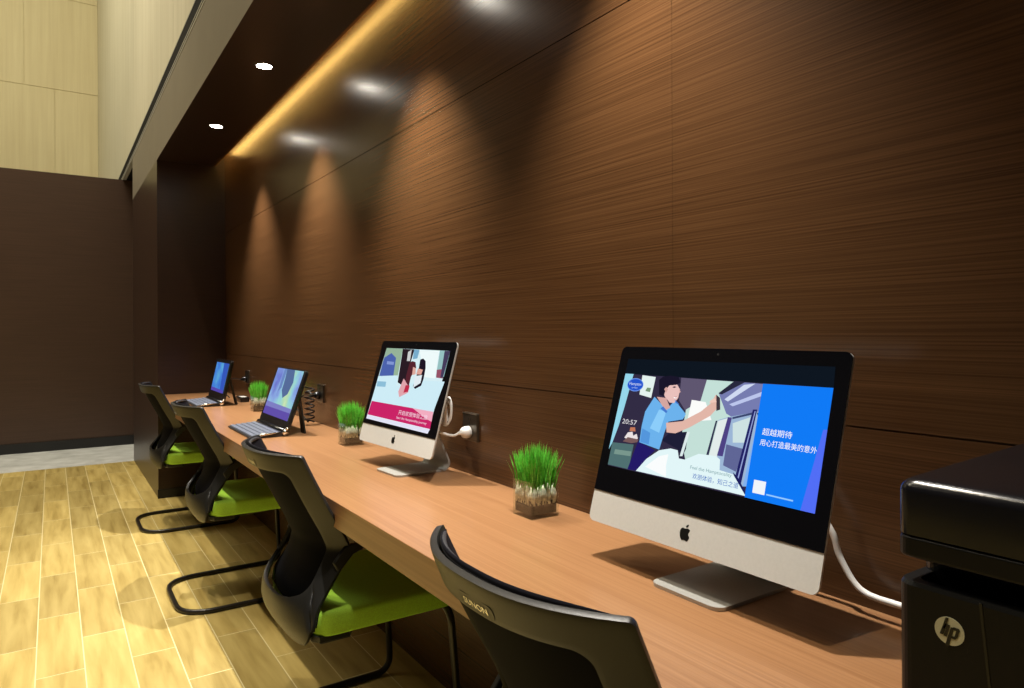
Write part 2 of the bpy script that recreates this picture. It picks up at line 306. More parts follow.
# ---------------------------------------------------------------- pictures shown on the displays, as (right, up) on each face in metres
S1= [([(-0.2236, 0.3309), (0.2225, 0.3327), (0.2246, 0.3), (-0.2243, 0.2997)], (14, 22, 32)), ([(-0.2243, 0.2997), (0.2246, 0.3), (0.2254, 0.112), (-0.2221, 0.1121)], (50, 44, 68)), ([(-0.2236, 0.2999), (-0.2002, 0.3001), (-0.2078, 0.2311), (-0.2137, 0.1925), (-0.222, 0.1574), (-0.2283, 0.1433)], (150, 215, 235)), ([(-0.2223, 0.1583), (-0.1624, 0.1617), (-0.1633, 0.1135), (-0.2223, 0.1136)], (80, 112, 112)), ([(-0.2105, 0.1458), (-0.165, 0.1477), (-0.1651, 0.1386), (-0.2112, 0.1364)], (120, 150, 140)), ([(-0.1912, 0.1717), (-0.1844, 0.1828), (-0.1722, 0.1857), (-0.1683, 0.1783), (-0.16, 0.183), (-0.1545, 0.1746), (-0.1688, 0.1663)], (236, 226, 226)), ([(-0.1807, 0.186), (-0.1802, 0.1935), (-0.1677, 0.195), (-0.1642, 0.1871)], (196, 120, 90)), ([(-0.1936, 0.164), (-0.1819, 0.1738), (-0.1528, 0.173), (-0.1538, 0.1674), (-0.1693, 0.1635)], (120, 90, 90)), ([(-0.1751, 0.299), (-0.1388, 0.2972), (-0.1404, 0.2556), (-0.173, 0.26)], (228, 242, 238)), ([(-0.1561, 0.2752), (-0.1454, 0.275), (-0.1463, 0.2666), (-0.1592, 0.268)], (120, 150, 120)), ([(-0.0744, 0.2993), (-0.0134, 0.2989), (-0.0189, 0.2602), (-0.0485, 0.237), (-0.0699, 0.2568)], (95, 86, 112)), ([(-0.0144, 0.2988), (0.0568, 0.2989), (0.0788, 0.2061), (0.0664, 0.1421), (-0.0219, 0.1352), (-0.0483, 0.1899), (-0.0495, 0.2412), (-0.0199, 0.2601)], (196, 224, 216)), ([(-0.0403, 0.2601), (-0.0081, 0.2586), (0.0114, 0.2283), (-0.0417, 0.2197)], (252, 252, 250)), ([(0.0433, 0.299), (0.1218, 0.2983), (0.1228, 0.2575), (0.0544, 0.2371), (0.0398, 0.2426), (0.0175, 0.2749)], (118, 124, 176)), ([(0.0433, 0.299), (0.0664, 0.299), (0.0235, 0.2748), (0.0155, 0.2762)], (40, 40, 62)), ([(0.0656, 0.2947), (0.0874, 0.2981), (0.0388, 0.2637), (0.0307, 0.2667)], (208, 218, 242)), ([(0.1122, 0.2896), (0.122, 0.286), (0.0504, 0.2563), (0.0424, 0.2592)], (188, 198, 236)), ([(0.0444, 0.2369), (0.1216, 0.2574), (0.1231, 0.1328), (0.0776, 0.1249), (0.0187, 0.1501), (0.0255, 0.2298)], (156, 182, 214)), ([(0.0258, 0.2285), (0.0448, 0.2353), (0.0384, 0.1699), (0.0181, 0.1556)], (226, 236, 234)), ([(0.0563, 0.2276), (0.089, 0.2415), (0.0849, 0.1983), (0.063, 0.1954)], (206, 226, 226)), ([(0.0507, 0.191), (0.087, 0.1878), (0.079, 0.1491), (0.0516, 0.1554)], (96, 102, 150)), ([(0.1041, 0.2441), (0.122, 0.2486), (0.1237, 0.1329), (0.0965, 0.1284)], (130, 178, 238)), ([(0.0912, 0.2545), (0.0994, 0.2553), (0.0922, 0.1276), (0.0782, 0.1343)], (34, 34, 100)), ([(0.0951, 0.2521), (0.0969, 0.2523), (0.0858, 0.1344), (0.0834, 0.1339)], (150, 165, 220)), ([(0.0444, 0.2369), (0.0528, 0.2369), (0.0478, 0.1699), (0.0358, 0.1695)], (78, 66, 132)), ([(0.0207, 0.2279), (0.0243, 0.2289), (0.0175, 0.1555), (0.0122, 0.157)], (48, 48, 78)), ([(0.0998, 0.2499), (0.1217, 0.2555), (0.122, 0.2502), (0.1028, 0.244)], (30, 30, 82)), ([(0.0536, 0.2378), (0.0912, 0.2496), (0.0913, 0.2458), (0.0543, 0.2343)], (60, 70, 112)), ([(0.0736, 0.1476), (0.0857, 0.1396), (0.1034, 0.1202), (0.1043, 0.1122), (0.0782, 0.1383)], (26, 30, 92)), ([(-0.0775, 0.1949), (-0.0349, 0.2022), (-0.0329, 0.1709), (-0.0396, 0.1531), (-0.0514, 0.1683), (-0.0938, 0.1789)], (30, 30, 54)), ([(-0.0375, 0.2019), (-0.0311, 0.2022), (-0.0379, 0.1576), (-0.0442, 0.1566)], (220, 235, 235)), ([(-0.152, 0.1699), (-0.1051, 0.1585), (-0.1179, 0.1456), (-0.1402, 0.1146), (-0.1663, 0.113)], (36, 26, 102)), ([(-0.1319, 0.2585), (-0.0954, 0.2369), (-0.0794, 0.256), (-0.0475, 0.2328), (-0.0523, 0.2228), (-0.0854, 0.215), (-0.0904, 0.1933), (-0.0951, 0.1612), (-0.1484, 0.1681), (-0.1506, 0.1997), (-0.1487, 0.2282)], (108, 178, 236)), ([(-0.1139, 0.2352), (-0.0955, 0.2324), (-0.1029, 0.1918), (-0.1284, 0.1977)], (140, 205, 250)), ([(-0.1476, 0.1954), (-0.125, 0.1891), (-0.1234, 0.167), (-0.1468, 0.1692)], (84, 150, 220)), ([(-0.126, 0.259), (-0.102, 0.2586), (-0.0872, 0.2412), (-0.0984, 0.2348)], (214, 166, 160)), ([(-0.1143, 0.2721), (-0.0999, 0.2857), (-0.0808, 0.2856), (-0.0719, 0.2769), (-0.0726, 0.261), (-0.0803, 0.2506), (-0.0913, 0.2506), (-0.1054, 0.2606)], (234, 192, 188)), ([(-0.1284, 0.2922), (-0.1193, 0.2991), (-0.0998, 0.302), (-0.0809, 0.3003), (-0.0733, 0.2901), (-0.0841, 0.285), (-0.0993, 0.2831), (-0.107, 0.274), (-0.1086, 0.2613), (-0.1211, 0.2635)], (26, 22, 42)), ([(-0.0905, 0.2122), (-0.0526, 0.2194), (-0.0146, 0.2411), (0.0027, 0.2565), (0.0116, 0.274), (0.0184, 0.2683), (0.0201, 0.251), (0.0074, 0.2354), (-0.034, 0.2099), (-0.0636, 0.1957), (-0.085, 0.1949)], (226, 182, 168)), ([(0.0122, 0.2736), (0.0213, 0.2685), (0.0261, 0.2483), (0.0184, 0.2451)], (62, 52, 62)), ([(-0.1431, 0.1137), (-0.1223, 0.1397), (-0.0948, 0.16), (-0.0679, 0.1672), (-0.0509, 0.1662), (-0.0448, 0.1523), (-0.0313, 0.1523), (-0.003, 0.1669), (0.0345, 0.1684), (0.0437, 0.1639), (0.0465, 0.1465), (0.0744, 0.1442), (0.105, 0.1142), (0.0533, 0.1145)], (226, 246, 248)), ([(-0.1216, 0.1252), (-0.0922, 0.1495), (-0.0708, 0.1561), (-0.0714, 0.1355), (-0.0663, 0.1151)], (250, 253, 253)), ([(0.1021, 0.2988), (0.2246, 0.3), (0.2254, 0.112), (0.1033, 0.1121)], (16, 122, 246)), ([(0.2187, 0.2356), (0.225, 0.2363), (0.2254, 0.112), (0.2021, 0.112)], (82, 110, 246)), ([(0.1156, 0.1427), (0.1378, 0.1429), (0.1382, 0.1221), (0.1159, 0.1221)], (240, 244, 250)), ([(0.1413, 0.1248), (0.1882, 0.1244), (0.1881, 0.1221), (0.1414, 0.1226)], (150, 205, 255)), ([(-0.1108, 0.2751), (-0.1067, 0.2799), (-0.1013, 0.2748), (-0.1044, 0.2683)], (214, 165, 158)), ([(-0.0921, 0.28), (-0.0868, 0.2821), (-0.0814, 0.2811), (-0.0861, 0.279)], (40, 30, 45)), ([(-0.0941, 0.2834), (-0.0884, 0.286), (-0.0818, 0.2851), (-0.088, 0.2845)], (60, 44, 55)), ([(-0.0844, 0.2627), (-0.0786, 0.2623), (-0.0753, 0.2652), (-0.0768, 0.2598), (-0.0824, 0.2593)], (252, 244, 244)), ([(-0.0851, 0.2631), (-0.0787, 0.2627), (-0.075, 0.2661), (-0.0778, 0.2614)], (190, 90, 95)), ([(-0.0754, 0.2775), (-0.0692, 0.2727), (-0.0725, 0.2698)], (226, 180, 174)), ([(-0.111, 0.2377), (-0.0949, 0.2299), (-0.0923, 0.2336), (-0.105, 0.2423)], (70, 120, 205)), ([(-0.0809, 0.2577), (-0.0703, 0.2515), (-0.0662, 0.2484), (-0.0759, 0.251)], (70, 120, 205)), ([(0.0105, 0.2676), (0.0015, 0.2619), (0.0004, 0.2576), (0.016, 0.2606)], (240, 200, 186))]
LOGO= [([(-0.0141, 0.0329), (-0.0126, 0.0359), (-0.0088, 0.038), (-0.0055, 0.0373), (-0.002, 0.0373), (0.0012, 0.0382), (0.0046, 0.0377), (0.0068, 0.0359), (0.0051, 0.0335), (0.0039, 0.0302), (0.0042, 0.0277), (0.0073, 0.0254), (0.0071, 0.0224), (0.0051, 0.0189), (0.0031, 0.0167), (-0.0003, 0.018), (-0.0041, 0.0181), (-0.008, 0.0169), (-0.011, 0.0197), (-0.0131, 0.0235), (-0.0142, 0.0285)], 0), ([(-0.0025, 0.0391), (-0.0032, 0.0411), (-0.0013, 0.0437), (0.002, 0.0453), (0.0022, 0.0432), (0.0007, 0.0402)], 0)]
S2= [([(-0.2051, 0.3311), (0.2173, 0.3292), (0.1985, 0.072), (-0.2284, 0.0766)], (214, 238, 244)), ([(-0.2051, 0.3311), (-0.0858, 0.3301), (-0.0746, 0.2335), (-0.2076, 0.2393), (-0.212, 0.217)], (150, 178, 152)), ([(-0.2042, 0.2962), (-0.1876, 0.303), (-0.1602, 0.3137), (-0.1184, 0.2975), (-0.1058, 0.2332), (-0.2093, 0.2297), (-0.2075, 0.2771)], (76, 98, 172)), ([(-0.1779, 0.2844), (-0.1251, 0.2831), (-0.1236, 0.2727), (-0.176, 0.2732)], (130, 150, 210)), ([(-0.0858, 0.3301), (-0.0045, 0.3293), (-0.0092, 0.29), (-0.0066, 0.2312), (-0.0376, 0.2088), (-0.0651, 0.2149)], (42, 28, 36)), ([(-0.0441, 0.3201), (-0.0229, 0.3283), (-0.0162, 0.2898), (-0.0374, 0.2891)], (205, 205, 205)), ([(-0.0068, 0.3292), (0.0305, 0.3288), (0.028, 0.3), (-0.0004, 0.2962)], (120, 172, 204)), ([(0.0282, 0.3287), (0.154, 0.329), (0.1671, 0.2405), (0.1003, 0.2415)], (238, 250, 250)), ([(0.1571, 0.329), (0.2173, 0.3292), (0.2148, 0.2485), (0.1698, 0.2462)], (150, 192, 192)), ([(0.1653, 0.268), (0.2044, 0.2725), (0.2102, 0.2428), (0.172, 0.2435)], (150, 82, 102)), ([(0.1852, 0.3285), (0.2173, 0.3292), (0.211, 0.2456), (0.1962, 0.2448)], (70, 60, 90)), ([(-0.2156, 0.2288), (-0.077, 0.2382), (-0.0677, 0.2028), (0.1075, 0.2306), (0.2261, 0.234), (0.2017, 0.1399), (-0.221, 0.1382)], (206, 236, 246)), ([(-0.0151, 0.2851), (0.0001, 0.2903), (0.0224, 0.2875), (0.0362, 0.2682), (0.0158, 0.2382), (0.0164, 0.2034), (-0.0096, 0.1889), (-0.018, 0.2424)], (86, 36, 46)), ([(-0.0299, 0.2299), (0.0054, 0.2114), (0.0234, 0.1865), (-0.0299, 0.167), (-0.045, 0.1847)], (226, 164, 172)), ([(-0.0052, 0.209), (0.0216, 0.2095), (0.021, 0.1893), (-0.0091, 0.1831)], (190, 42, 72)), ([(0.0141, 0.2708), (0.0339, 0.2681), (0.0414, 0.2476), (0.0199, 0.2442)], (224, 170, 158)), ([(0.049, 0.2966), (0.066, 0.3011), (0.0853, 0.2931), (0.0956, 0.2707), (0.0991, 0.2369), (0.0938, 0.2129), (0.0604, 0.2005), (0.0431, 0.208), (0.0534, 0.2632)], (30, 22, 36)), ([(0.0479, 0.2676), (0.0808, 0.2644), (0.0772, 0.2482), (0.0458, 0.2478)], (222, 164, 152)), ([(0.0407, 0.2418), (0.0843, 0.2474), (0.0853, 0.2214), (0.0472, 0.2042)], (226, 236, 242)), ([(-0.2126, 0.2107), (-0.1467, 0.2126), (-0.1437, 0.1944), (-0.2094, 0.1921)], (140, 190, 216)), ([(-0.219, 0.1396), (0.202, 0.1394), (0.206, 0.0871), (-0.2254, 0.0911)], (202, 36, 102)), ([(0.0749, 0.1394), (0.202, 0.1394), (0.2052, 0.1093), (0.1717, 0.1145)], (242, 172, 192)), ([(-0.2254, 0.0911), (0.206, 0.0871), (0.1985, 0.072), (-0.2284, 0.0766)], (228, 228, 246))]
HP= [[(0.3304, 0.9127), (0.3275, 0.9133), (0.3327, 0.8949), (0.336, 0.8949)], [(0.3326, 0.903), (0.3304, 0.9065), (0.3265, 0.9061), (0.3273, 0.9024), (0.3296, 0.8938), (0.3323, 0.8941), (0.3301, 0.9026), (0.3327, 0.9009)], [(0.3256, 0.9045), (0.3227, 0.9048), (0.3276, 0.885), (0.3308, 0.8856)], [(0.3234, 0.9053), (0.3184, 0.9053), (0.3176, 0.9034), (0.3198, 0.896), (0.3219, 0.8937), (0.3253, 0.8936), (0.3248, 0.896), (0.3224, 0.8963), (0.3207, 0.9024), (0.3238, 0.9026)]]
# ================================================================ the setting
XW = 1.096; YC = 5.56; ZC = 2.45; XF = .635
struct(obj('floor', bx(-5, 1.3, -3.5, 7.33, -.1, 0), M['floor']))
struct(obj('floor_marble', bx(-5, 1.3, 7.33, 13.7, -.1, .001), M['marble']))
# panelled wall behind the desk, fine gaps between the veneer sheets
bm = bmesh.new(); box(bm, XW+.004, XW+.12, -3.5, YC+.1, 0, 2.75)
ys = [-3.5] + [1.024+1.13*k for k in range(-4, 4)] + [YC+.02]; zs = [0, 1.04, 1.952, 2.72]
for a, b in zip(ys, ys[1:]):
    for c, d in zip(zs, zs[1:]): box(bm, XW, XW+.006, a+.0004, b-.0004, c+.0016, d-.0016)
struct(obj('wall_right', bm, M['wall']))
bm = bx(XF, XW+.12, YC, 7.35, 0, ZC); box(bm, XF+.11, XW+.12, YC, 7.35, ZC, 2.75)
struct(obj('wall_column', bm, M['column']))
struct(obj('trim_column_skirting', bx(XF-.004, XW, YC-.006, YC, 0, .065), M['skirt']))
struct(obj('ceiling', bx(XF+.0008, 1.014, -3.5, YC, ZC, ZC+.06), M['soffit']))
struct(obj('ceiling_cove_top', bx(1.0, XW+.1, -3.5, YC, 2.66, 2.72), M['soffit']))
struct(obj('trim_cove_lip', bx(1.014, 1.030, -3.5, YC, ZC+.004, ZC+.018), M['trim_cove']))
struct(obj('wall_fascia', bx(XF, XF+.012, -3.5, 7.35, ZC+.0005, 2.84), M['fascia']))
struct(obj('wall_fascia_end', bx(XF+.012, XF+.1, YC, 7.35, ZC, 2.84), M['fascia']))
bm = bmesh.new(); box(bm, XF-.001, XF+.10, -3.5, 13.5, 2.852, 2.944)
struct(obj('trim_track', bm, M['track']))
bm = bmesh.new(); box(bm, XF-.002, XF+.035, -3.5, 13.5, 2.841, 2.851); box(bm, XF-.003, XF+.035, -3.5, 13.5, 2.862, 2.868); box(bm, XF-.002, XF+.035, -3.5, 13.5, 2.945, 2.952)
struct(obj('trim_track_rail', bm, M['alu']))
bm = bmesh.new()
yy = -3.5
for w in [1.2]*14+[.3]:
    box(bm, .66, .72, yy+.002, min(yy+w, 13.5)-.002, 2.952, 8.2); yy += w
box(bm, .668, .74, -3.5, 13.5, 2.952, 8.2)
struct(obj('wall_upper_right', bm, M['cream_side']))
bm = bmesh.new(); box(bm, -5, .7, 13.512, 13.6, 0, 8.2)
for zi, (z0, z1, off) in enumerate(((2.2, 3.7, .1), (3.7, 5.19, .054), (5.19, 6.7, -.355), (6.7, 8.2, .1))):
    for k in range(-5, 3):
        a = off+1.1*k; b = a+1.1
        a, b = max(a, -5), min(b, .66)
        if b-a > .01: box(bm, a+.004, b-.004, 13.5, 13.516, z0+.004, z1-.004)
struct(obj('wall_upper_far', bm, M['cream']))
struct(obj('wall_far', bx(-5, .74, 8.44, 8.56, .1, 2.838), M['partition']))
struct(obj('baseboard_far', bx(-5, .74, 8.43, 8.56, .001, .1), M['skirt']))
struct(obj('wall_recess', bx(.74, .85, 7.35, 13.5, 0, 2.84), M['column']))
struct(obj('trim_cove_light', bx(.998, 1.012, -3.4, YC, ZC+.105, ZC+.125), emit('cove_glow', (1, .60, .16), COVE_STRENGTH)))

# ================================================================ downlights
def downlight(y, label):
    t = empty('downlight', (.833, y, ZC)); tag(t, label, 'ceiling light', 'recessed downlights over the desk')
    bm = bmesh.new(); loops = []
    for r, z in ((.034, .004), (.036, -.003), (.046, -.0035), (.048, 0)):
        loops.append([(r*math.cos(2*PI*k/32), r*math.sin(2*PI*k/32), z) for k in range(32)])
    loft(bm, loops, False, False); obj('trim_ring', bm, M['soffit'], t, True)
    bm = bmesh.new(); disc(bm, (0, 0, -.002), (1, 0, 0), (0, -1, 0), .034); obj('lens', bm, emit('lamp_lens', (1, .93, .80), LENS_STRENGTH), t, 'keep')
    l = bpy.data.lights.new('beam', 'SPOT'); l.energy = SPOT_POWER*4*PI/4; l.color = SPOT_COLOR; l.spot_size = math.radians(81); l.spot_blend = 1.0; l.shadow_soft_size = .014
    o = bpy.data.objects.new('beam', l); COL.objects.link(o); o.parent = t; o.location = (0, 0, -.012)
for y, w in ((4.457, 'recessed round downlight in the dark soffit nearest the column'), (3.33, 'recessed round downlight in the dark soffit, second from the column'),
             (2.2, 'recessed round downlight above the smaller-looking desktop computer'), (1.07, 'recessed round downlight above the largest-looking desktop computer')):
    downlight(y, w)

# ================================================================ worktop
o = obj('worktop', bx(.622, XW-.001, -1.2, YC-.001, .68, .75), M['desk'], bevel=.0015)
tag(o, 'long warm oak worktop fixed along the dark panelled wall', 'desk')

# ================================================================ all-in-one computers
TH = .274; FH = .3567; FW = .495
def face(s, t, d=0):
    """point on the display face: s to the viewer's right, t up along the tilted face, d out of the face"""
    return Vector((-.085+math.sin(TH)*t-math.cos(TH)*d, -s, .073+math.cos(TH)*t+math.sin(TH)*d))
def flat_poly(bm, pts, d, mat):
    vs = [bm.verts.new(face(s, t, d)) for s, t in pts]
    try: f = bm.faces.new(vs)
    except ValueError: return
    f.material_index = mat
    f.normal_update()
    if f.normal.dot(face(0, 0, 1)-face(0, 0, 0)) < 0: f.normal_flip()
def make_computer(loc, yaw, label, polys, texts, fx, fy):
    t = empty('desktop_computer', loc, yaw); tag(t, label, 'computer')
    out = rrect(FW, FH, .013)
    c0 = FH/2
    loops = []
    for k, d in ((1, 0), (1, -.004), (.985, -.009), (.93, -.013), (.80, -.020), (.55, -.030), (.25, -.036), (.02, -.037)):
        loops.append([face(x*k, c0+y*k, d) for x, y in out])
    bm = bmesh.new(); loft(bm, loops); obj('housing', bm, M['alu'], t, True).modifiers.new('es', 'EDGE_SPLIT').split_angle = .7
    # black glass over the display, its lower edge straight above the chin
    gl = [(x, c0+y) for x, y in out if c0+y > .062]
    gl = [(-FW/2+.0003, .061)] + [p for p in gl if p[0] < 0][::-1] + [p for p in gl if p[0] >= 0][::-1] + [(FW/2-.0003, .061)]
    gl = sorted(gl, key=lambda p: math.atan2(p[1]-.21, p[0]))
    bm = bmesh.new(); loft(bm, [[face(s, q, 0) for s, q in gl], [face(s, q, .0012) for s, q in gl]]); g = obj('display_glass', bm, M['glass_black'], t)
    bm = bmesh.new(); mats = []; d = .0014
    def mi(c):
        m = screen_color(c)
        if m not in mats: mats.append(m)
        return mats.index(m)
    for pts, c in polys:
        flat_poly(bm, pts, d, mi(c)); d += .00001
    for body, size, s, q, width, c, *al in texts:
        add_text(bm, body, size, lambda x, y, s=s, q=q, d=d+.00006: face(s+x, q+y, d), mi(c), width)
    obj('screen', bm, mats, t, 'keep')
    bm = bmesh.new()
    for pts, _ in LOGO:
        loft(bm, [[face(s, q, -.0005) for s, q in pts], [face(s, q, .0004) for s, q in pts]])
    obj('logo', bm, M['logo_black'], t)
    bm = bmesh.new(); disc(bm, face(0, FH-.0105, .0014), (0, -1, 0), (math.sin(TH), 0, math.cos(TH)), .0022); obj('camera_lens', bm, M['track'], t, 'keep')
    # one bent sheet: foot, tight bend, leaning neck
    prof = [(-.106, .0035), (.060, .0035)]
    for k in range(1, 9):
        a = -PI/2+(PI/2+math.radians(22))*k/8
        prof.append((.060+.022*math.cos(a), .0255+.022*math.sin(a)))
    ex, ez = prof[-1]
    for k in (1, 2, 3, 4): prof.append((ex-math.sin(math.radians(22))*.045*k, ez+math.cos(math.radians(22))*.045*k))
    prof += []
    bm = bmesh.new(); N = len(prof); rows = []
    for i, (x, z) in enumerate(prof):
        hw = .077 if i < 9 else .077-.004*(i-9)
        k = max(0, 1-i/2)
        if i == 0:
            for a in range(7):
                q = PI/2*a/6; rows.append([(x+fx*1+.020*(1-math.cos(q)), -hw+.020*(1-math.sin(q))+fy, z), (x+fx*1+.020*(1-math.cos(q)), hw-.020*(1-math.sin(q))+fy, z)])
        else:
            u = min(1, max(0, (i-9)/4)); rows.append([(x+fx*(1-u), -hw+fy*(1-u), z), (x+fx*(1-u), hw+fy*(1-u), z)])
    vs = [[bm.verts.new(p) for p in r] for r in rows]
    for a, b in zip(vs, vs[1:]): bm.faces.new((a[0], a[1], b[1], b[0]))
    s = obj('stand', bm, M['stand'], t, True, solid=.006); s.modifiers.new('es', 'EDGE_SPLIT').split_angle = .6
    return t
W8 = (250, 252, 252)
T1 = [('超越期待', .0125, .1161, .2162, .0535, W8), ('用心打造最美的意外', .0115, .1150, .1990, .099, W8),
      ('20:57', .0135, -.2050, .1990, .040, (225, 220, 225)), ('Feel the Hamptonality', .0085, -.0155, .1388, .088, (120, 160, 165)),
      ('欢朋体验，知己之道', .0105, -.0074, .1236, .096, (40, 100, 190)),
      ('Hampton', .0085, -.2057, .2775, .033, (215, 230, 255)), ('by Hilton', .004, -.1972, .2712, .016, (190, 215, 255))]
def ellipse(cx, cy, a, b, n=20): return [(cx+a*math.cos(2*PI*k/n), cy+b*math.sin(2*PI*k/n)) for k in range(n)]
badge = [(ellipse(-.1892, .2785, .0225, .0135), (110, 150, 235)), (ellipse(-.1892, .2785, .021, .0118), (36, 84, 205))]
make_computer((.979, .815, .75), .005, 'largest-looking silver desktop computer, its screen showing a woman in blue beside a blue panel', S1+badge, T1, .004, -.012)
T2 = [('开启欢朋体验之旅', .0165, -.0091, .1125, .185, (250, 225, 240)), ('Start the Hamptonality Journey', .011, -.0156, .0975, .195, (250, 220, 240))]
make_computer((.991, 2.060, .75), .058, 'smaller-looking silver desktop computer, its screen showing two girls above a magenta band', S2, T2, -.012, -.024)

# ================================================================ tablets docked on keyboards
def glow_picture(name, seed, palette, s0, s1, q0, q1):
    """display picture: soft cloudy colours running down to a violet foot"""
    m = bpy.data.materials.new(name); m.use_nodes = True; t = m.node_tree
    t.nodes.remove(t.nodes['Principled BSDF']); e = t.nodes.new('ShaderNodeEmission'); link(t, e.outputs[0], t.nodes['Material Output'].inputs[0])
    tc = t.nodes.new('ShaderNodeTexCoord'); n = t.nodes.new('ShaderNodeTexNoise'); n.noise_dimensions = '4D'; n.inputs['W'].default_value = seed
    n.inputs['Scale'].default_value = 6; n.inputs['Detail'].default_value = 4; link(t, tc.outputs['Object'], n.inputs['Vector'])
    r = t.nodes.new('ShaderNodeValToRGB'); els = r.color_ramp.elements
    els[0].position = .28; els[0].color = (*lin(palette[0]), 1); els[1].position = .72; els[1].color = (*lin(palette[-1]), 1)
    for i, c in enumerate(palette[1:-1]):
        x = els.new(.28+.44*(i+1)/(len(palette)-1)); x.color = (*lin(c), 1)
    link(t, n.outputs['Fac'], r.inputs['Fac']); link(t, r.outputs['Color'], e.inputs[0])
    return m
KEY_MESH = None
def make_tablet(loc, yaw, dx, zt, label, pics, pic_mat, pane=(-.21, .205, .035, .262)):
    t = empty('keyboard_tablet', loc, yaw); tag(t, label, 'computer')
    hw, zb = .233, .028
    th = math.atan2(dx, zt-.75-zb); H = math.hypot(dx, zt-.75-zb)
    def tf(s, q, d=0): return Vector((math.sin(th)*q-math.cos(th)*d, -s, zb+math.cos(th)*q+math.sin(th)*d))
    out = rrect(2*hw, H, .012)
    bm = bmesh.new()
    loft(bm, [[tf(x*k, H/2+y*k, d) for x, y in out] for k, d in ((1, 0), (1, -.012), (.96, -.017))])
    obj('tablet_housing', bm, M['gloss_black'], t, bevel=.001)
    a, b, c, e = pane
    bm = bmesh.new(); mats = [pic_mat]
    def quad(pts, d, mat): 
        f = bm.faces.new([bm.verts.new(tf(s, q, d)) for s, q in pts]); f.material_index = mat; f.normal_update()
        if f.normal.dot(tf(0, 0, 1)-tf(0, 0, 0)) < 0: f.normal_flip()
    quad([(a, c), (b, c), (b, e), (a, e)], .0008, 0)
    for i, (pts, col) in enumerate(pics):
        m = screen_color(col, .8)
        if m not in mats: mats.append(m)
        quad([(a+(b-a)*u, c+(e-c)*v) for u, v in pts], .0009+.00002*i, mats.index(m))
    obj('screen', bm, mats, t, 'keep')
    # easel leg folding out behind
    for s in (-.19, .17):
        bm = bmesh.new()
        p0 = tf(s, H*.62, -.014); q0 = (.095, -s, .004)
        loft(bm, [[Vector((p0.x, p0.y-.02, p0.z)), Vector((p0.x, p0.y+.02, p0.z)), Vector((p0.x+.006, p0.y+.02, p0.z-.004)), Vector((p0.x+.006, p0.y-.02, p0.z-.004))],
                  [Vector((q0[0]-.006, q0[1]-.03, .0)), Vector((q0[0]-.006, q0[1]+.03, .0)), Vector((q0[0], q0[1]+.03, .004)), Vector((q0[0], q0[1]-.03, .004))]])
        obj('easel_leg', bm, M['plastic'], t)
    # hinge barrel with bright ends
    bm = bmesh.new(); tube(bm, [(-.004, -.225, .018), (-.004, .225, .018)], .012, 14); obj('hinge', bm, M['gloss_black'], t, True)
    bm = bmesh.new(); tube(bm, [(-.004, -.234, .018), (-.004, -.225, .018)], .0125, 14); tube(bm, [(.004, -.236, .034), (.004, -.230, .034)], .006, 12); obj('hinge_cap', bm, M['chrome'], t, True)
    # keyboard
    k = bmesh.new(); pr = [(-.148, .002), (-.150, .006), (-.145, .010), (-.02, .020), (-.012, .018), (-.012, 0), (-.140, 0)]
    prism(k, pr, lambda p: (p[0], -.222, p[1]), lambda p: (p[0], .208, p[1]))
    kb = obj('keyboard', k, M['kb'], t, bevel=.0015)
    bm = bmesh.new(); tube(bm, round_path([(-.144, -.224, .006), (-.09, -.227, .016), (-.02, -.224, .019)], .05), [.002]+[.0055]*7+[.002], 10)
    obj('keyboard_side_trim', bm, M['chrome'], kb, True)
    global KEY_MESH
    if KEY_MESH is None:
        b2 = bmesh.new(); loft(b2, [[(x, y, 0) for x, y in rrect(.0195, .027, .002, 2)], [(x*.86, y*.9, .0032) for x, y in rrect(.0195, .027, .002, 2)]])
        KEY_MESH = bpy.data.meshes.new('key'); b2.to_mesh(KEY_MESH); b2.free(); KEY_MESH.materials.append(M['key'])
    sl = math.atan2(.010, .135)
    for i in range(5):
        for j in range(14):
            o = bpy.data.objects.new('key', KEY_MESH); COL.objects.link(o); o.parent = kb
            x = -.132+.0235*i; o.location = (x, -.203+.030*j, .0098+(x+.155)*math.tan(sl)); o.rotation_euler = (0, -sl, 0)
    return t
PM2 = glow_picture('display_picture', 3.1, [(110, 120, 205), (140, 170, 225), (150, 210, 215), (180, 218, 175), (215, 232, 185)], 0, 0, 0, 0)
PM1 = glow_picture('display_picture', 8.4, [(50, 80, 190), (70, 130, 215), (100, 180, 215), (120, 190, 205)], 0, 0, 0, 0)
make_tablet((.838, 3.238, .75), 0, .088, 1.030, 'larger-looking black tablet computer docked on a keyboard beside the middle grass pot',
            [([(0, 0), (1, 0), (1, .16), (0, .17)], (108, 88, 186)), ([(0, .16), (1, .155), (1, .24), (0, .27)], (140, 140, 215)),
             ([(.38, 1), (.68, 1), (.76, .75), (.70, .5), (.56, .4), (.44, .55), (.42, .8)], (96, 120, 170)), ([(.28, 1), (.38, 1), (.40, .6), (.30, .5)], (120, 150, 215))], PM2)
make_tablet((.863, 4.702, .75), 0, .055, 1.025, 'small-looking black tablet computer docked on a keyboard, farthest along the desk by the column',
            [([(0, 0), (1, 0), (1, .10), (0, .12)], (96, 80, 190)), ([(.6, 1), (1, 1), (1, .1), (.72, .1)], (60, 96, 205))], PM1, (-.19, .185, .045, .232))

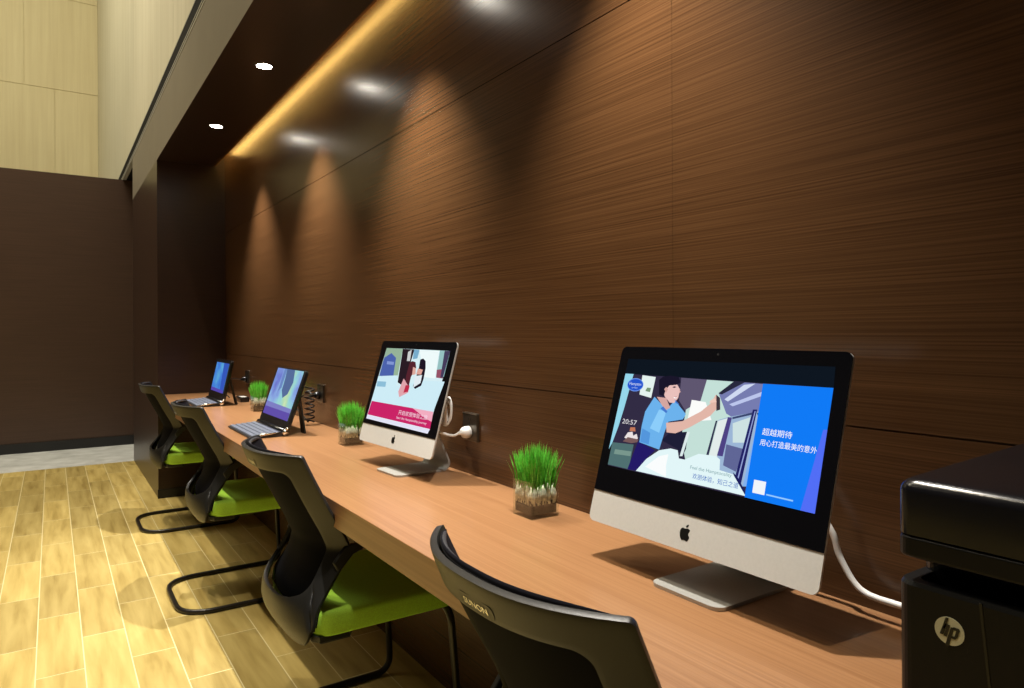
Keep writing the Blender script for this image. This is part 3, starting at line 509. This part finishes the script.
# ================================================================ grass pots
def make_pot(loc, side, h, label, seed, yaw=0):
    random.seed(seed)
    t = empty('grass_pot', loc, yaw); tag(t, label, 'potted plant', 'glass cubes of grass along the desk')
    a = side/2; w = .004
    bm = bmesh.new()
    o1 = rrect(side, side, .004, 3); i1 = rrect(side-2*w, side-2*w, .003, 3)
    loops = [[(x, y, z) for x, y in o1] for z in (.0002, h)]+[[(x, y, z) for x, y in i1] for z in (h, .009)]
    loft(bm, loops); obj('glass_cube', bm, M['glass'], t)
    b = a-w-.0012
    def lump(z0, z1, jag, name, mat, k):
        bm = bmesh.new(); n = 9; g = []
        for i in range(n+1):
            row = []
            for j in range(n+1):
                e = 0 < i < n and 0 < j < n
                x = -k+2*k*i/n; y = -k+2*k*j/n
                row.append(bm.verts.new((x, y, z1+random.uniform(-jag, jag))))
            g.append(row)
        for i in range(n):
            for j in range(n): bm.faces.new((g[i][j], g[i+1][j], g[i+1][j+1], g[i][j+1]))
        ring = [g[i][0] for i in range(n+1)]+[g[n][j] for j in range(1, n+1)]+[g[i][n] for i in range(n-1, -1, -1)]+[g[0][j] for j in range(n-1, 0, -1)]
        low = [bm.verts.new((v.co.x, v.co.y, z0)) for v in ring]
        for i in range(len(ring)): j = (i+1) % len(ring); bm.faces.new((ring[i], low[i], low[j], ring[j]))
        bm.faces.new(low)
        return obj(name, bm, mat, t, True)
    lump(.0095, h*.44, .005, 'soil', M['soil'], b)
    # pale stalks packed above the soil
    bm = bmesh.new()
    for i in range(230):
        e = random.random() < .75; x = random.uniform(-b, b)*.95; y = random.uniform(-b, b)*.95
        if e:
            if random.random() < .5: x = random.choice((-1, 1))*b*random.uniform(.86, .95)
            else: y = random.choice((-1, 1))*b*random.uniform(.86, .95)
        q = random.uniform(.0018, .0042)
        tube(bm, [(x, y, h*.36), (x+random.uniform(-.003, .003), y+random.uniform(-.003, .003), h*.62), (x*.97, y*.97, h*random.uniform(.78, .92))], [q, q*.9, q*.4], 5)
    o = obj('roots', bm, M['roots'], t, True); o['kind'] = 'stuff'
    bm = bmesh.new()
    gh = .100
    for i in range(560):
        x0 = random.uniform(-b, b)*.94; y0 = random.uniform(-b, b)*.94
        f = 1.5
        rr = max(abs(x0), abs(y0))/b
        top = h+gh*(1-.34*rr*rr)*random.uniform(.72, 1.06)-.01
        x1 = x0*f+random.uniform(-.008, .008); y1 = y0*f+random.uniform(-.008, .008)
        ang = random.uniform(0, PI); wv = random.uniform(.0014, .0024); ux, uy = math.cos(ang)*wv, math.sin(ang)*wv
        z0 = h*.72; zm = z0+(top-z0)*.55; xm = x0*.6+x1*.4; ym = y0*.6+y1*.4
        xm = max(-b, min(b, xm)) if zm < h else xm; ym = max(-b, min(b, ym)) if zm < h else ym
        v = [bm.verts.new(p) for p in ((x0-ux, y0-uy, z0), (x0+ux, y0+uy, z0), (xm+ux, ym+uy, zm), (xm-ux, ym-uy, zm), (x1, y1, top))]
        bm.faces.new((v[0], v[1], v[2], v[3])); bm.faces.new((v[3], v[2], v[4]))
    o = obj('grass', bm, M['grass'], t, 'keep'); o['kind'] = 'stuff'
    return t
make_pot((.985, 1.372, .75), .082, .088, 'glass cube of green grass nearest the camera, between the two silver computers', 1)
make_pot((.992, 2.645, .75), .080, .088, 'glass cube of green grass left of the magenta-banded computer, partly behind it', 2)
make_pot((.985, 4.09, .75), .080, .088, 'glass cube of green grass farthest away, behind the larger-looking tablet computer', 3)

# ================================================================ wall sockets, plugs, cables
def socket(y, z, label):
    t = empty('wall_socket', (XW, y, z)); tag(t, label, 'socket', 'metal wall sockets above the desk')
    bm = bmesh.new(); r = rrect(.088, .088, .004, 3)
    loft(bm, [[(0, a, b) for a, b in r], [(-.007, a, b) for a, b in r], [(-.009, a*.94, b*.94) for a, b in r]]); obj('cover_plate', bm, M['socket'], t)
    bm = bmesh.new(); box(bm, -.010, -.0095, -.044, .044, .040, .0445); obj('bright_edge', bm, M['chrome'], t)
    bm = bmesh.new()
    for (a, b, q) in ((-.007, .024, .5), (.007, .024, -.5), (0, .012, 0), (-.007, -.012, .5), (.007, -.012, -.5), (0, -.026, 0)):
        box(bm, -.0096, -.0089, a-.0015, a+.0015, b-.004, b+.004)
    obj('socket_slots', bm, M['logo_black'], t)
    return t
socket(1.868, .900, 'square metal wall socket with a white plug, right of the magenta-banded computer')
socket(3.315, .900, 'square metal wall socket with a black plug, behind the larger-looking tablet computer')
socket(4.84, .900, 'square metal wall socket behind the small-looking tablet computer')
def spline(pts, n=10):
    P = [Vector(p) for p in pts]; P = [P[0]*2-P[1]]+P+[P[-1]*2-P[-2]]; out = []
    for i in range(1, len(P)-2):
        for k in range(n):
            u = k/n; a, b, c, d = P[i-1:i+3]
            out.append(.5*((2*b)+(c-a)*u+(2*a-5*b+4*c-d)*u*u+(3*b-a-3*c+d)*u**3))
    out.append(P[-2]); return out
def cable(name, pts, r, mat, label, plug=None, plugmat=None, extra=None):
    t = empty(name, (0, 0, 0)); tag(t, label, 'cable')
    bm = bmesh.new(); tube(bm, spline(pts), r, 10); 
    if extra:
        for e in extra: tube(bm, spline(e, 8), r, 8)
    obj('cord', bm, mat, t, True)
    if plug:
        bm = bmesh.new(); x, y, z = plug
        tube(bm, [(x, y, z), (x-.012, y, z), (x-.022, y, z), (x-.026, y, z), (x-.030, y, z-.001), (x-.040, y+.001, z-.002)], [.019, .019, .0165, .012, .007, .0045], 18); obj('plug', bm, plugmat or mat, t, True)
    return t
coil = [(1.035+.012*math.cos(a*.4), 1.925+(.030-.0012*a)*math.cos(a), .945+(.046-.001*a)*math.sin(a)) for a in [PI*.25*k for k in range(29)]]
cable('white_power_cable', [(XW-.045, 1.871, .883), (1.03, 1.885, .876), (1.00, 1.96, .893), (1.01, 2.00, .92)], .0042, M['white'], 'white power cable looped behind the magenta-banded computer and plugged into the wall', (XW-.010, 1.870, .884), M['white'], [coil])
cable('white_power_cable', [(1.045, .78, .97), (1.055, .69, .92), (1.06, .648, .872), (1.062, .632, .828), (1.063, .600, .788), (1.064, .545, .782), (1.070, .48, .785), (1.076, .40, .784), (1.08, .36, .775), (1.08, .33, .757)], .0052, M['white'], 'white cable drooping from the largest-looking computer to behind the black printer')
hel = [(1.03+.022*math.cos(a), 3.30+.022*math.sin(a)+.0*a, .765+.0042*a) for a in [PI*.3*k for k in range(44)]]
cable('black_coiled_cable', [(XW-.05, 3.33, .89), (1.03, 3.40, .885), (1.0, 3.43, .84), (1.02, 3.38, .79), (1.03, 3.32, .765)], .004, M['gloss_black'], 'black coiled cable hanging from the wall socket behind the larger-looking tablet', (XW-.010, 3.325, .89), M['gloss_black'], [hel])
cable('black_power_cable', [(XW-.05, 4.84, .885), (1.03, 4.93, .885), (.98, 5.00, .87), (.97, 5.0, .80), (1.0, 4.95, .757)], .004, M['gloss_black'], 'black cable from the wall socket behind the small-looking tablet', (XW-.010, 4.84, .885), M['gloss_black'])
t = empty('power_adapter', (1.03, 4.70, .75)); tag(t, 'black power adapter block on the desk beside the small-looking tablet', 'power adapter')
bm = bmesh.new(); r = rrect(.055, .14, .008, 4); loft(bm, [[(x, y, 0) for x, y in r], [(x, y, .028) for x, y in r], [(x*.92, y*.96, .032) for x, y in r]]); obj('block', bm, M['gloss_black'], t)
bm = bmesh.new(); box(bm, -.018, .018, -.05, .03, .0318, .0324); obj('rating_label', bm, M['alu'], t)

# ================================================================ printer
def printer():
    X0 = .74; Y1 = .3800; Wd = .46; Dp = .318
    t = empty('printer', (X0, Y1, .75)); tag(t, 'black office printer standing on the desk at the right edge', 'printer')
    def slab(z0, z1, x0, x1, r, k=1.0, dz=0, top=0):
        bm = bmesh.new(); cx = (x0+x1)/2; o = rrect(x1-x0, Wd, r, 6)
        L = [[(cx+x, -Wd/2+y, z0) for x, y in o]]
        if dz: L.append([(cx+x, -Wd/2+y, z1-dz) for x, y in o]); L += [[(cx+x*(1-2*dz*(1-math.cos(a))/(x1-x0)), -Wd/2+y*(1-2*dz*(1-math.cos(a))/Wd), z1-dz*(1-math.sin(a))+top*math.sin(a)*(x+.5*(x1-x0))) for x, y in o] for a in (.3, .6, .9, 1.2, PI/2)]
        else: L.append([(cx+x, -Wd/2+y, z1) for x, y in o])
        loft(bm, L); return bm
    # lower body: a deep box whose top is open around the paper slot
    bm = bmesh.new(); o = rrect(Dp, Wd, .016, 6); i = rrect(Dp-.03, Wd-.03, .010, 6); c = (Dp/2, -Wd/2)
    loft(bm, [[(c[0]+x, c[1]+y, z) for x, y in o] for z in (.004, .184)]+[[(c[0]+x*.988, c[1]+y*.992, .188) for x, y in o]]+[[(c[0]+x, c[1]+y, z) for x, y in i] for z in (.188, .160)])
    body = obj('base', bm, M['printer'], t)
    bm = bmesh.new(); prism(bm, [(-.0790, .182), (-.0815, .1825), (-.0990, .0), (-.0965, .0)], lambda p: (-.0006, p[0], p[1]+.004), lambda p: (.004, p[0], p[1]+.004)); obj('tray_groove', bm, M['logo_black'], body)
    bm = slab(.150, .215, .05, Dp-.005, .02); obj('engine_block', bm, M['printer_lid'], t)
    bm = slab(.213, .235, .0, Dp, .014); obj('scanner_bed', bm, M['printer'], t, bevel=.003)
    bm = slab(.2365, .294, .0, Dp, .014, dz=.013, top=.03); lid = obj('scanner_lid', bm, M['printer_lid'], t, True); lid.modifiers.new('es', 'EDGE_SPLIT').split_angle = .9
    # round badge with slanted lettering
    cy, cz, rad = .3272, .8999, .0137
    bm = bmesh.new(); n = 32
    loft(bm, [[(x, cy-Y1+rad*math.cos(2*PI*k/n), cz-.75+rad*math.sin(2*PI*k/n)) for k in range(n)] for x in (.001, -.0008)]); bd = obj('badge', bm, M['logo_pale'], t)
    bm = bmesh.new()
    for P in HP: loft(bm, [[(x, y-Y1, z-.75) for y, z in P] for x in (-.0006, -.0013)])
    obj('badge_lettering', bm, M['logo_black'], bd)
    bm = bmesh.new()
    for x in (.03, Dp-.03):
        for y in (-.03, -Wd+.03): box(bm, x-.012, x+.012, y-.012, y+.012, 0, .006)
    obj('rubber_foot', bm, M['plastic'], t)
printer()

# ================================================================ visitor chairs
RZ = [.880, .81, .732, .66, .612, .55, .475, .42, .385, .360]
XE = [.533, .567, .607, .648, .670, .628, .572, .556, .558, .575]
XC_ = [.449, .476, .515, .552, .570, .552, .512, .512, .526, .548]
HW = [.229, .227, .221, .214, .212, .217, .229, .236, .237, .234]
def interp(z, A):
    if z >= RZ[0]: return A[0]
    for i in range(len(RZ)-1):
        if RZ[i] >= z >= RZ[i+1]:
            u = (RZ[i]-z)/(RZ[i]-RZ[i+1]); 
            p0 = A[max(i-1, 0)]; p1 = A[i]; p2 = A[i+1]; p3 = A[min(i+2, len(A)-1)]
            # mild smoothing between samples
            return .5*(2*p1+(p2-p0)*u*.8+(2*p0-5*p1+4*p2-p3)*u*u*.0+0)+(p2-p1-.4*(p2-p0))*u*u*(3-2*u) if False else p1+(p2-p1)*u
    return A[-1]
def sm(z, A, d=.010):
    return sum(interp(z+d*k, A)*w for k, w in ((-1.5, 1), (-.75, 2), (0, 3), (.75, 2), (1.5, 1)))/9
def shell_pt(s, z, off=0):
    xc = sm(z, XC_); xe = sm(z, XE); x = xc+(xe-xc)*abs(s)**2.45
    return Vector((x+off, s*sm(z, HW), z))
CH = None
def make_chair(y, label):
    t = empty('visitor_chair', (0, y, 0)); tag(t, label, 'chair', 'black and lime visitor chairs along the desk')
    # --- back shell: rounded ring around a tall window
    n = 15; outer = []; inner = []
    def side(a, b, k): return [(a[0]+(b[0]-a[0])*i/k, a[1]+(b[1]-a[1])*i/k) for i in range(k)]
    def ring(s, z0, z1, cs, cz, kx, kz, dip):
        p = []
        def arc(cx, cy, a0, m=6): return [(cx+cs*math.cos(a0+PI/2*i/m), cy+cz*math.sin(a0+PI/2*i/m)) for i in range(m+1)]
        p += arc(s-cs, z1-cz, 0); p += side((s-cs, z1), (-s+cs, z1), kx)[1:]
        p += arc(-s+cs, z1-cz, PI/2); p += side((-s, z1-cz), (-s, z0+cz+dip*.32), kz)[1:]
        c2, cz2 = cs+dip, cz+dip*.32
        def arc2(cx, cy, a0, m=6): return [(cx+c2*math.cos(a0+PI/2*i/m), cy+cz2*math.sin(a0+PI/2*i/m)) for i in range(m+1)]
        p += arc2(-s+c2, z0+cz2, PI); p += side((-s+c2, z0), (s-c2, z0), kx)[1:]
        p += arc2(s-c2, z0+cz2, 1.5*PI); p += side((s, z0+cz2), (s, z1-cz), kz)[1:]
        return p
    outer = ring(1.0, .362, .880, .025, .008, 24, 40, .17)
    inner = ring(.775, .475, .832, .10, .022, 24, 40, 0)
    outer = [(s, z+(.030*abs(s)**3 if z < .41 else 0)) for s, z in outer]
    inner = [(s, z+(.030*(abs(s)/.775)**3 if z < .52 else 0)) for s, z in inner]
    bm = bmesh.new(); K = 6; loops = []
    for k in range(K+1):
        u = k/K
        loops.append([shell_pt(a[0]+(b[0]-a[0])*u, a[1]+(b[1]-a[1])*u) for a, b in zip(outer, inner)])
    loft(bm, loops, False, False)
    sh = obj('back_shell', bm, M['plastic'], t, True, solid=.011)
    md = sh.modifiers.new('bevel', 'BEVEL'); md.width = .003; md.segments = 2; md.limit_method = 'ANGLE'; md.angle_limit = 1.0
    # brackets running forward from the knee of the shell
    P = [(.618, .584), (.648, .620), (.668, .628), (.71, .629), (.775, .629), (.775, .617), (.71, .612), (.674, .600), (.648, .572), (.632, .556)]
    for s in (-1, 1):
        bm = bmesh.new(); prism(bm, P, lambda p: (p[0], s*.205, p[1]), lambda p: (p[0], s*.219, p[1])); obj('back_bracket', bm, M['plastic'], t, bevel=.004)
    # --- woven mesh stretched in front of the shell
    bm = bmesh.new(); rows = []
    for j in range(41):
        z = .886-(.886-.43)*j/40
        rows.append([shell_pt(s, min(z, .877), .013+.033*max(0, min(1, (.64-z)/.2))*(1-abs(s)**3))+Vector((0, 0, max(0, z-.877)*(1-abs(s)**4)-.006*abs(s)**8)) for s in [(-.94+1.88*i/30) for i in range(31)]])
    loft(bm, rows, False, False, closed=False); obj('mesh_back', bm, M['mesh'], t, True, solid=.002)
    bm = bmesh.new(); tube(bm, [shell_pt(-.96+1.92*i/40, .8765, .017-.006*abs(-1+i/20)**6)-Vector((0, 0, .008*abs(-1+i/20)**10)) for i in range(41)], [.003+.0022*min(1, 6*(1-abs(-1+i/20))) for i in range(41)], 8); obj('woven_edge', bm, M['mesh_edge'], t, True)
    # maker's tag on the top rail
    bm = bmesh.new()
    def tp(a, b, d): return shell_pt(-.06+a/.229, .843+b, -.0055-d)
    r = rrect(.082, .020, .008, 4); loft(bm, [[tp(-a, b, 0) for a, b in r], [tp(-a, b, .0012) for a, b in r]])
    add_text(bm, 'SUNON', .013, lambda a, b: tp(.030-a, b-.005, .0015), 1, .058)
    obj('maker_tag', bm, [M['plastic'], M['chrome']], t)
    # --- seat
    bm = bmesh.new(); o = rrect(.424, .468, .05, 8); cx = .779
    L = []
    for k, z in ((.95, .405), (.99, .409), (1, .416), (1, .453), (.992, .461), (.97, .466), (.85, .469), (.6, .466), (.3, .463), (.02, .462)):
        L.append([(cx+x*k, y_*k, z-.004*max(0, (x*k-.10)/.11)**2*(1 if z > .44 else 0)+.010*(max(0, -x*k-.10)/.11)*(1 if z > .44 else 0)) for x, y_ in o])
    loft(bm, L); obj('seat', bm, M['lime'], t, True, loc=(0, 0, -.008))
    bm = bmesh.new(); o = [(.16, -.16), (.17, -.14), (.17, .14), (.16, .16), (-.10, .19), (-.12, .225), (-.20, .225), (-.215, .20), (-.215, -.20), (-.20, -.225), (-.12, -.225), (-.10, -.19)]; loft(bm, [[(cx+x*.97, y_*.97, .386) for x, y_ in o], [(cx+x, y_, .392) for x, y_ in o], [(cx+x, y_, .407) for x, y_ in o]]); obj('seat_pan', bm, M['plastic'], t, loc=(0, 0, -.006))
    # --- one bent tube: closed loop on the floor behind, two uprights at the front
    R = .0108; hw = .252; zf = R
    P = [(.962, 0, .390), (.962, -.232, .390), (.984, -hw, zf), (.445, -hw, zf), (.445, hw, zf), (.984, hw, zf), (.962, .232, .390)]
    bm = bmesh.new(); tube(bm, round_path(P, [0, .05, .055, .15, .15, .055, .05], 8)[1:]+[Vector(P[0])], R, 12, closed=True); obj('sled_frame', bm, M['tube'], t, True)
    return t
chairs = [(4.840, 'black mesh chair with lime seat farthest away, beside the column'), (3.415, 'black mesh chair with lime seat, second from the column'),
          (2.000, 'black mesh chair with lime seat in front of the magenta-banded computer'), (.786, 'black mesh chair nearest the camera, only its backrest in view')]
c0 = None
for y, lab in chairs:
    if c0 is None: c0 = c = make_chair(y, lab)
    else:
        c = copy_tree(c0); c.location.y = y; c['label'] = lab
